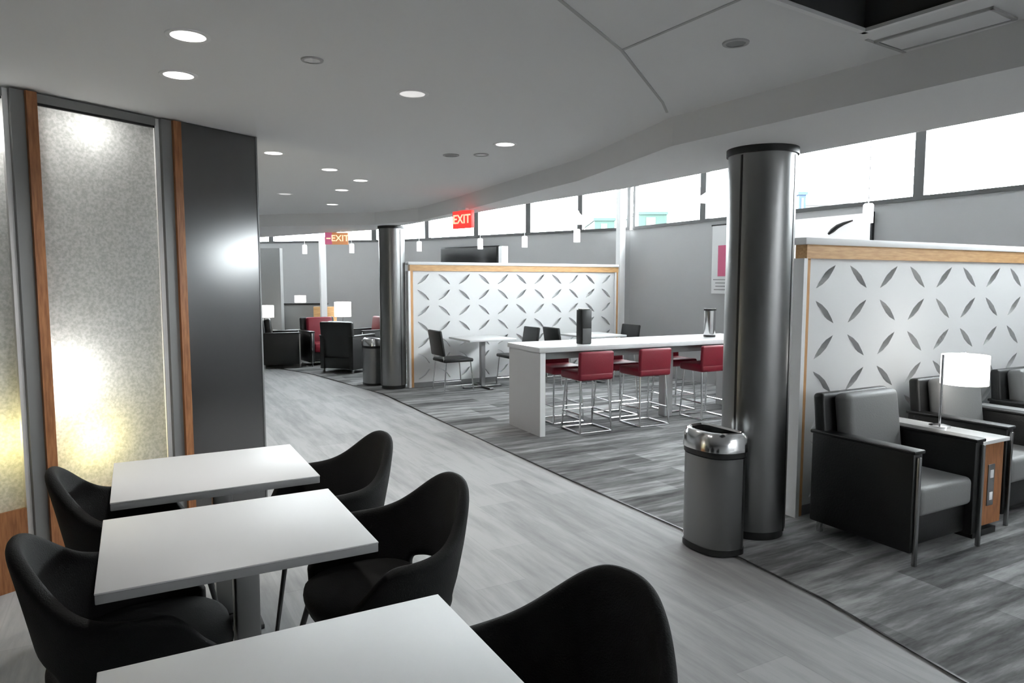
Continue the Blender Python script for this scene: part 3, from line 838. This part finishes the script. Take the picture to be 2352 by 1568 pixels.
# ------------------------------------------------------------------ FAR DINING SETS
def cafe_table():
    r = thing('cafe_table', '', 'table', (0, 0, 0), TH)
    mb = MB(); mb.box((0, 0, 0.735), (0.76, 0.76, 0.03), bev=0.006); mb.obj('table_top', 'white_gloss', r)
    mb = MB(); mb.box((0, 0, 0.37), (0.07, 0.07, 0.70), bev=0.006); mb.obj('pedestal', 'steel', r)
    mb = MB(); mb.box((0, 0, 0.015), (0.62, 0.06, 0.025), bev=0.004); mb.box((0, 0, 0.016), (0.06, 0.62, 0.025), bev=0.004); mb.obj('base_cross', 'steel', r)
    return r
def cafe_chair():
    """faces +x"""
    r = thing('cafe_chair', '', 'chair', (0, 0, 0), 0)
    mb = MB(); mb.box((0.02, 0, 0.45), (0.46, 0.46, 0.05), bev=0.018, seg=3); mb.obj('seat', 'leather', r)
    mb = MB(); mb.box((-0.235, 0, 0.70), (0.045, 0.45, 0.37), rot=(0, -0.16, 0), bev=0.016, seg=3); mb.obj('backrest', 'leather', r)
    mb = MB(); mb.tube([(-0.20, -0.2, 0.44), (-0.215, -0.2, 0.56)], 0.01, 8); mb.tube([(-0.20, 0.2, 0.44), (-0.215, 0.2, 0.56)], 0.01, 8); mb.obj('back_support', 'chrome', r)
    for s in (-1, 1):
        for q in (-1, 1):
            mb = MB(); mb.cyl((0.02 + q * 0.19, s * 0.2, 0.43), (0.02 + q * 0.23, s * 0.22, 0.0), 0.010, 8); mb.obj('leg', 'chrome', r)
    for s in (-1, 1):
        mb = MB(); mb.cyl((-0.20, s * 0.21, 0.09), (0.24, s * 0.21, 0.09), 0.008, 8); mb.obj('side_rail', 'chrome', r)
    return r
ct = cafe_table(); q1 = P(1108, 890)
ct.location = (q1.x, q1.y, 0.008); ct['label'] = 'white square pedestal table before the far partition, left of the counter end panel'; ct['group'] = 'far square dining tables'
q2 = PY(1362, 760, 11.05)
dup(ct, (q2.x, q2.y, 0.008), TH, 'white square table behind the bar counter, beneath the black dispenser in view')
cc = cafe_chair()
def cplace(first, p, rz, lab):
    g = 'black chairs at the far square tables'
    if first: cc.location = p; cc.rotation_euler = (0, 0, rz); cc['label'] = lab; cc['group'] = g
    else: dup(cc, p, rz, lab, g)
z8 = Vector((0, 0, 0.008))
cplace(True, q1.xy.to_3d() - N * 0.50 + z8, TH, 'black chair with chrome legs at the left of the far square table')
cplace(False, q1.xy.to_3d() + N * 0.60 + z8, TH + PI, 'black chair between the far square table and the counter end panel')
cplace(False, q2.xy.to_3d() - N * 0.52 + z8, TH, 'black chair back showing over the counter, left of the black dispenser')
cplace(False, q2.xy.to_3d() + N * 0.50 + z8, TH + PI, 'black chair back showing over the counter, right of the black dispenser')

# ------------------------------------------------------------------ FAR LOUNGE (behind the far column)
r = thing('low_wall', 'low dark grey dividing wall with a black cap in the far lounge', 'low wall', PY(640, 860, 14.9).xy.to_3d() + z8, 0.12)
mb = MB(); mb.bx((0, -0.06, 0), (1.05, 0.06, 1.08)); mb.obj('wall_body', 'wall_dark', r)
mb = MB(); mb.bx((-0.02, -0.08, 1.08), (1.07, 0.08, 1.12)); mb.obj('cap', 'black', r)
far_arm = armchair('lounge_armchair', 'leather')
red_arm = armchair('lounge_armchair', 'red')
def at(px, py): return P(px, py).xy.to_3d() + z8
fg = 'armchairs in the far lounge'
def fplace(o, first, p, rz, lab):
    if first: o.location = p; o.rotation_euler = (0, 0, rz); o['label'] = lab; o['group'] = fg
    else: dup(o, p, rz, lab, fg)
fplace(far_arm, True, at(645, 842), 1.9, 'black armchair at the left of the far lounge, beside the low wall')
fplace(far_arm, False, at(800, 853), PI - 0.4, 'black armchair seen from behind, left of the far waste bin')
fplace(red_arm, True, at(742, 836), 0.6, 'armchair with a crimson seat between two black ones in the far lounge')
fplace(red_arm, False, at(853, 832), -0.9, 'crimson armchair just left of the far round column')
def occ_table(px, py, lab, first=None):
    p = at(px, py)
    if first: return dup(first, p, 0.2, lab)
    r = thing('occasional_table', lab, 'side table', p, 0.2, 'occasional tables in the far lounge')
    mb = MB(); mb.lathe([(0, 0.56), (0.26, 0.56), (0.265, 0.57), (0.26, 0.585), (0, 0.585)], 32); mb.obj('table_top', 'white_gloss', r)
    mb = MB(); mb.cyl((0, 0, 0.01), (0, 0, 0.56), 0.022, 14); mb.obj('stem', 'chrome', r)
    mb = MB(); mb.lathe([(0, 0), (0.19, 0), (0.19, 0.012), (0.03, 0.022), (0, 0.022)], 28); mb.obj('foot', 'chrome', r)
    return r
ot = occ_table(612, 826, 'round white occasional table at the far left, under the leftmost table lamp')
occ_table(688, 823, 'round white occasional table in front of the low dark wall', ot)
occ_table(785, 822, 'round white occasional table under the brightest lamp of the far lounge', ot)
def far_lamp(px, py, z, Y, lab, sw=0.28, sh=0.24):
    p = PY(px, py, Y)
    return table_lamp(Vector((p.x, p.y, 0)), 0.0, z, sw, sh, lab, rz=0.0)
pl = at(612, 826); far_lamp(612, 700, 0.595, pl.y, 'table lamp with a white shade at the far left beside the metal panel')
rw = PY(690, 700, 13.75)
r_ = far_lamp(690, 695, 0.86, 15.4, 'small white-shaded lamp standing behind the low dark wall', 0.24, 0.15)
r = thing('console', 'tall slim console behind the low wall, carrying a small lamp', 'console', PY(690, 700, 15.4).xy.to_3d() + z8, 0.12)
mb = MB(); mb.bx((-0.45, -0.15, 0.80), (0.45, 0.15, 0.848), bev=0.004); mb.obj('top', 'walnut', r)
for s in (-1, 1):
    mb = MB(); mb.bx((s * 0.42 - 0.02, -0.13, 0), (s * 0.42 + 0.02, 0.13, 0.80)); mb.obj('leg', 'black', r)
pl = at(785, 822); far_lamp(787, 700, 0.595, pl.y, 'brightest table lamp of the far lounge, right of the slim white pillar', 0.34, 0.30)
r = thing('wood_screen', 'low oak screen in the far lounge, left of the brightest lamp', 'screen', PY(748, 700, 14.74).xy.to_3d() + z8, 0.1)
mb = MB(); mb.bx((-0.25, -0.03, 0.12), (0.22, 0.03, 1.05), bev=0.004); mb.obj('board', 'oak_h', r)
for s in (-0.22, 0.19):
    mb = MB(); mb.bx((s - 0.02, -0.04, 0), (s + 0.02, 0.04, 0.12)); mb.obj('foot', 'black', r)

# ------------------------------------------------------------------ WALL SCREEN, BANNER, WALL ART, EXIT SIGNS
fw = (W2 - W1).normalized(); fn = Vector((-fw.y, fw.x, 0))
if fn.y > 0: fn = -fn
ctr = line_at(1082, W1, W2) + fn * 0.05
tw = (line_at(1017, W1, W2) - line_at(1147, W1, W2)).length
r = thing('wall_screen', 'black wall screen above the far patterned partition, beside a short white pillar', 'screen', (ctr.x, ctr.y, 1.93), ang(fw) + PI)
mb = MB(); mb.box((0, 0, 0), (tw, 0.06, 0.78), bev=0.006); mb.obj('casing', 'black', r)
mb = MB(); mb.box((0, -0.032, 0.0), (tw - 0.06, 0.006, 0.72)); mb.obj('display', 'screen', r)
mb = MB(); mb.box((0, 0.035, 0), (0.4, 0.02, 0.3)); mb.obj('wall_bracket', 'gunmetal', r)

def text_mesh(txt, size, m, parent, loc, name='lettering', rot=(PI / 2, 0, 0), depth=0.003, bold=0.0):
    cu = bpy.data.curves.new(name, 'FONT')
    cu.body = txt; cu.size = size; cu.extrude = depth; cu.align_x = 'CENTER'; cu.align_y = 'CENTER'; cu.offset = bold
    to = bpy.data.objects.new('tmp_text', cu); COL.objects.link(to)
    dg = bpy.context.evaluated_depsgraph_get()
    me = bpy.data.meshes.new_from_object(to.evaluated_get(dg))
    bpy.data.objects.remove(to); bpy.data.curves.remove(cu)
    me.materials.clear(); me.materials.append(M[m])
    o = bpy.data.objects.new(name, me); COL.objects.link(o)
    o.parent = parent; o.location = loc; o.rotation_euler = rot
    return o
ra = PD(1664, 7.8) - N * 0.03
r = thing('banner', 'white and pink hanging banner on the grey wall left of the near column', 'banner', (ra.x, ra.y, 1.92), TH - PI / 2)
mb = MB(); mb.box((0, 0, 0), (0.5, 0.012, 1.02)); mb.obj('cloth', 'banner_white', r)
mb = MB(); mb.box((0.03, -0.008, -0.02), (0.30, 0.006, 0.46)); mb.obj('pink_block', 'banner_pink', r)
mb = MB()
for i in range(4): mb.box((-0.04 + 0.02 * (i % 2), -0.008, -0.30 - 0.05 * i), (0.34 - 0.05 * (i % 3), 0.004, 0.016))
mb.obj('small_print', 'grey_plastic', r)
mb = MB(); mb.cyl((-0.27, 0, 0.515), (0.27, 0, 0.515), 0.012, 10); mb.obj('hanging_rod', 'gunmetal', r)

p0, p1 = PD(1800, 7.8), PD(1997, 7.8)
cw_ = (p0 + p1) / 2 - N * 0.03; aw = (p1 - p0).length
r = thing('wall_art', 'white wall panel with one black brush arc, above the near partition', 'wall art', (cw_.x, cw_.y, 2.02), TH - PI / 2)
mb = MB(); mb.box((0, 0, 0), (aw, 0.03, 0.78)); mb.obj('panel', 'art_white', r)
mb = MB()
arc_pts = [PD(x, 7.8 - 0.047) for x in (1896, 1905, 1916, 1930, 1950)]
zs = [PY(x, y, PD(x, 7.75).y).z for x, y in ((1896, 537), (1905, 529), (1916, 520), (1930, 513), (1950, 506))]
loc_ = Matrix.Translation(Vector((cw_.x, cw_.y, 2.02))) @ Matrix.Rotation(TH - PI / 2, 4, 'Z')
inv = loc_.inverted()
mb.tube([inv @ Vector((a.x, a.y, z)) for a, z in zip(arc_pts, zs)], [0.016, 0.03, 0.028, 0.02, 0.008], 8); mb.obj('brush_arc', 'black', r)
mb = MB(); mb.box((aw / 2 + 0.012, -0.004, 0), (0.024, 0.042, 0.80)); mb.obj('edge_strip', 'black', r)

def exit_sign(p, rz, w, h, face, side, lab, letters='EXIT', side_w=0.0):
    r = thing('exit_sign', lab, 'exit sign', (p.x, p.y, Z_SOF), rz)
    mb = MB(); mb.box((0, 0, -0.03 - h / 2), (w, 0.05, h), bev=0.004); mb.obj('housing', face, r)
    mb = MB(); mb.box((0, 0, -0.012), (0.12, 0.05, 0.024)); mb.obj('canopy_mount', 'white', r)
    text_mesh(letters, h * 0.72, 'exit_letter', r, (side_w / 2, -0.026, -0.03 - h / 2), bold=0.002)
    if side_w:
        mb = MB(); mb.box((-w / 2 + side_w / 2, -0.004, -0.03 - h / 2), (side_w, 0.05, h - 0.004)); mb.obj('pictogram_panel', side, r)
        mb = MB(); mb.box((-w / 2 + side_w / 2, -0.03, -0.03 - h / 2), (side_w * 0.6, 0.006, 0.02)); mb.obj('arrow_bar', 'exit_letter', r)
es1 = P(773, 531, Z_SOF - 0.01); exit_sign(es1, 0.12, 0.36, 0.19, 'exit_face', 'exit_pink', 'glowing amber exit sign hanging in the far lounge, between white pillar and column', side_w=0.11)
es2 = P(1064, 478, Z_SOF); exit_sign(es2, -0.75, 0.30, 0.19, 'exit_red', 'exit_red', 'red exit sign hanging from the ceiling edge, above the wall screen')

# ------------------------------------------------------------------ PENDANTS AND BELL-SHAPED REFLECTIONS
def pendant(p, zb, lab, first=None):
    if first: return dup(first, (p.x, p.y, 0), 0, lab)
    r = thing('pendant_light', lab, 'pendant', (p.x, p.y, 0), 0, 'small white cylinder pendants')
    mb = MB(); mb.lathe([(0.0, zb + 0.012), (0.030, zb + 0.012), (0.032, zb), (0.042, zb), (0.042, zb + 0.155), (0.03, zb + 0.168), (0, zb + 0.17)], 24); mb.obj('shade', 'pendant', r)
    mb = MB(); mb.cyl((0, 0, zb + 0.165), (0, 0, Z_POCK - 0.02), 0.004, 8); mb.obj('cord', 'alu', r)
    mb = MB(); mb.lathe([(0, Z_POCK - 0.025), (0.05, Z_POCK - 0.025), (0.05, Z_POCK), (0, Z_POCK)], 20); mb.obj('ceiling_rose', 'white', r)
    return r
ZB = 2.10
pend = None
for x, y, lab in ((1993, 512, 'small white cylinder pendant above the near partition, in front of the right-hand window'),
                  (1325, 556, 'small white cylinder pendant under the dark mullion, above the far partition\'s right half'),
                  (1205, 568, 'small white cylinder pendant right of the short white pillar'),
                  (1103, 572, 'small white cylinder pendant in front of the wall screen'),
                  (963, 577, 'small white cylinder pendant just right of the far round column'),
                  (808, 581, 'small white cylinder pendant right of the amber exit sign'),
                  (700, 583, 'small white cylinder pendant farthest left, beyond the slim white pillar')):
    p = P(x, y, ZB)
    if pend is None: pend = pendant(p, ZB, lab)
    else: pendant(p, ZB, lab, pend)
def bell(px, py, Y, w, lab):  # hanging bell shapes modelled in place of interior reflections in the glass
    p = PY(px, py, Y); z = p.z
    r = thing('bell_reflection', lab, 'pendant', (p.x, p.y, z), 0, 'white bell shapes standing in for window reflections')
    mb = MB(); R = w / 2
    mb.lathe([(R, 0), (R * 0.93, 0.03), (R * 0.7, 0.075), (R * 0.4, 0.115), (0.03, 0.16), (0.02, 0.19), (0, 0.19)], 36)
    mb.lathe([(R, 0), (R * 0.9, 0.024), (R * 0.66, 0.066), (0, 0.11)], 36); mb.obj('shade', 'pendant', r, fix=False)
    mb = MB(); mb.cyl((0, 0, 0.185), (0, 0, Z_POCK - z - 0.02), 0.005, 8); mb.obj('cord', 'alu', r)
    mb = MB(); mb.lathe([(0, Z_POCK - z - 0.025), (0.06, Z_POCK - z - 0.025), (0.06, Z_POCK - z), (0, Z_POCK - z)], 20); mb.obj('ceiling_rose', 'white', r)
    mb = MB(); mb.lathe([(0, 0.02), (0.035, 0.04), (0.035, 0.07), (0, 0.10)], 16); mb.obj('bulb', 'bulb', r)
bell(1638, 463, 8.3, 0.40, 'white bell shape standing in for a reflection, against the window just left of the near column')
bell(1326, 514, 10.3, 0.36, 'white bell shape standing in for a reflection, in front of the window above the bar counter')

# ------------------------------------------------------------------ CEILING FITTINGS
def downlight(first, x, y, lab, z=Z_MAIN, lens='lens', rad=0.066):
    p = P(x, y, z)
    r = thing('downlight', lab, 'downlight', (p.x, p.y, z), 0, 'round recessed downlights')
    mb = MB(); mb.lathe([(rad, -0.004), (rad + 0.018, -0.004), (rad + 0.02, 0.0), (rad, 0.0)], 36); mb.obj('trim_ring', 'white', r)
    mb = MB(); mb.lathe([(0, -0.003), (rad, -0.003)], 36); mb.obj('lens', lens, r)
    if lens == 'lens':
        ld = bpy.data.lights.new('downlight_beam', 'SPOT'); ld.energy = DOWNLIGHT_W * (1.0 if p.y < 6 else 0.4); ld.spot_size = 2.4; ld.spot_blend = 0.9; ld.shadow_soft_size = rad; ld.color = (1, 0.97, 0.93)
        lo = bpy.data.objects.new('downlight_beam', ld); COL.objects.link(lo); lo.parent = r; lo.location = (0, 0, -0.02)
for x, y, lab, le in ((432, 82, 'largest lit downlight, nearest the camera over the dining tables', 'lens'),
                  (410, 172, 'lit downlight second from the camera, above the frosted glass', 'lens'),
                  (947, 215, 'dimmer grey-white downlight near the middle of the ceiling', 'lens_dim'),
                  (1160, 331, 'lit downlight over the bar counter, brightest of the middle ceiling', 'lens'),
                  (628, 351, 'lit downlight just right of the metal panel top', 'lens'),
                  (757, 389, 'lit downlight in the far ceiling, second in its slanting row from the metal panel', 'lens'),
                  (828, 414, 'small lit downlight, rightmost of the far slanting row', 'lens'),
                  (785, 436, 'small lit downlight in the far ceiling, above the bright strip light', 'lens'),
                  (655, 445, 'faint small downlight in the far left ceiling', 'lens_dim'),
                  (763, 469, 'farthest lit downlight, above the amber exit sign', 'lens')):
    downlight(False, x, y, lab, lens=le)
def speaker(x, y, lab, rad=0.075, m='grey_plastic'):
    p = P(x, y, Z_MAIN)
    r = thing('ceiling_speaker', lab, 'ceiling speaker', (p.x, p.y, Z_MAIN))
    mb = MB(); mb.lathe([(rad, -0.006), (rad + 0.012, -0.006), (rad + 0.014, 0), (rad, 0)], 32); mb.obj('rim', 'joint', r)
    mb = MB(); mb.lathe([(0, -0.004), (rad, -0.004)], 32); mb.obj('grille', m, r)
speaker(717, 137, 'flat round ceiling speaker above the middle of the picture left of centre', 0.035, 'ceiling')
speaker(1690, 98, 'grey round ceiling speaker on the square ceiling panel by the recess', 0.04)
speaker(1036, 356, 'grey ceiling speaker left of the downlight over the bar counter', 0.05)
speaker(1105, 355, 'pale ceiling speaker close to the downlight over the bar counter', 0.045, 'white')

# pale access panel next to the recess
ap = P(2165, 68, Z_MAIN)
r = thing('access_panel', 'pale rectangular ceiling access panel beside the dark recess', 'access panel', (ap.x, ap.y, Z_MAIN), ang(r2))
mb = MB(); mb.box((0, 0, -0.004), (0.40, 0.17, 0.008), bev=0.003); mb.obj('door', 'white', r)
mb = MB()
for s in (-1, 1):
    mb.box((0, s * 0.094, -0.004), (0.43, 0.012, 0.01)); mb.box((s * 0.209, 0, -0.004), (0.012, 0.2, 0.01))
mb.obj('panel_frame', 'joint', r)

# ------------------------------------------------------------------ OUTSIDE THE WINDOWS
mb = MB(); mb.bx((-150, 16.8, -4.2), (160, 220, -4.0))
mb.bx((11.5, -60, -4.2), (160, 16.8, -4.0)); struct(mb.obj('ground', 'hangar_grey', smooth=False))
def hangar(x0, x1, ytop, Y, m, lab, depth=8.0):
    a, b = PY(x0, ytop, Y), PY(x1, ytop, Y)
    r = thing('airport_building', lab, 'building', ((a.x + b.x) / 2, Y + depth / 2, -4.0))
    w = b.x - a.x; h = a.z + 4.0
    mb = MB(); mb.bx((-w / 2, -depth / 2, 0), (w / 2, depth / 2, h - 0.25)); mb.obj('walls', m, r, smooth=False)
    mb = MB(); mb.bx((-w / 2 - 0.1, -depth / 2 - 0.1, h - 0.25), (w / 2 + 0.1, depth / 2 + 0.1, h)); mb.obj('roof', m, r, smooth=False)
    mb = MB(); mb.bx((-w * 0.18, -depth / 2 - 0.06, h * 0.55), (w * 0.12, -depth / 2, h - 0.5)); mb.obj('window_band', 'frame_dark' if m != 'hangar_grey' else 'teal', r, smooth=False)
hangar(1366, 1412, 500, 60, 'teal', 'teal building outside, left of the white pillar at the windows')
hangar(1462, 1532, 486, 62, 'teal', 'teal building outside, right of the white pillar at the windows')
hangar(1836, 1852, 440, 55, 'sky_blue', 'narrow blue building outside, right of the near column')
hangar(1852, 1960, 466, 70, 'hangar_grey', 'long pale building outside the window right of the near column')
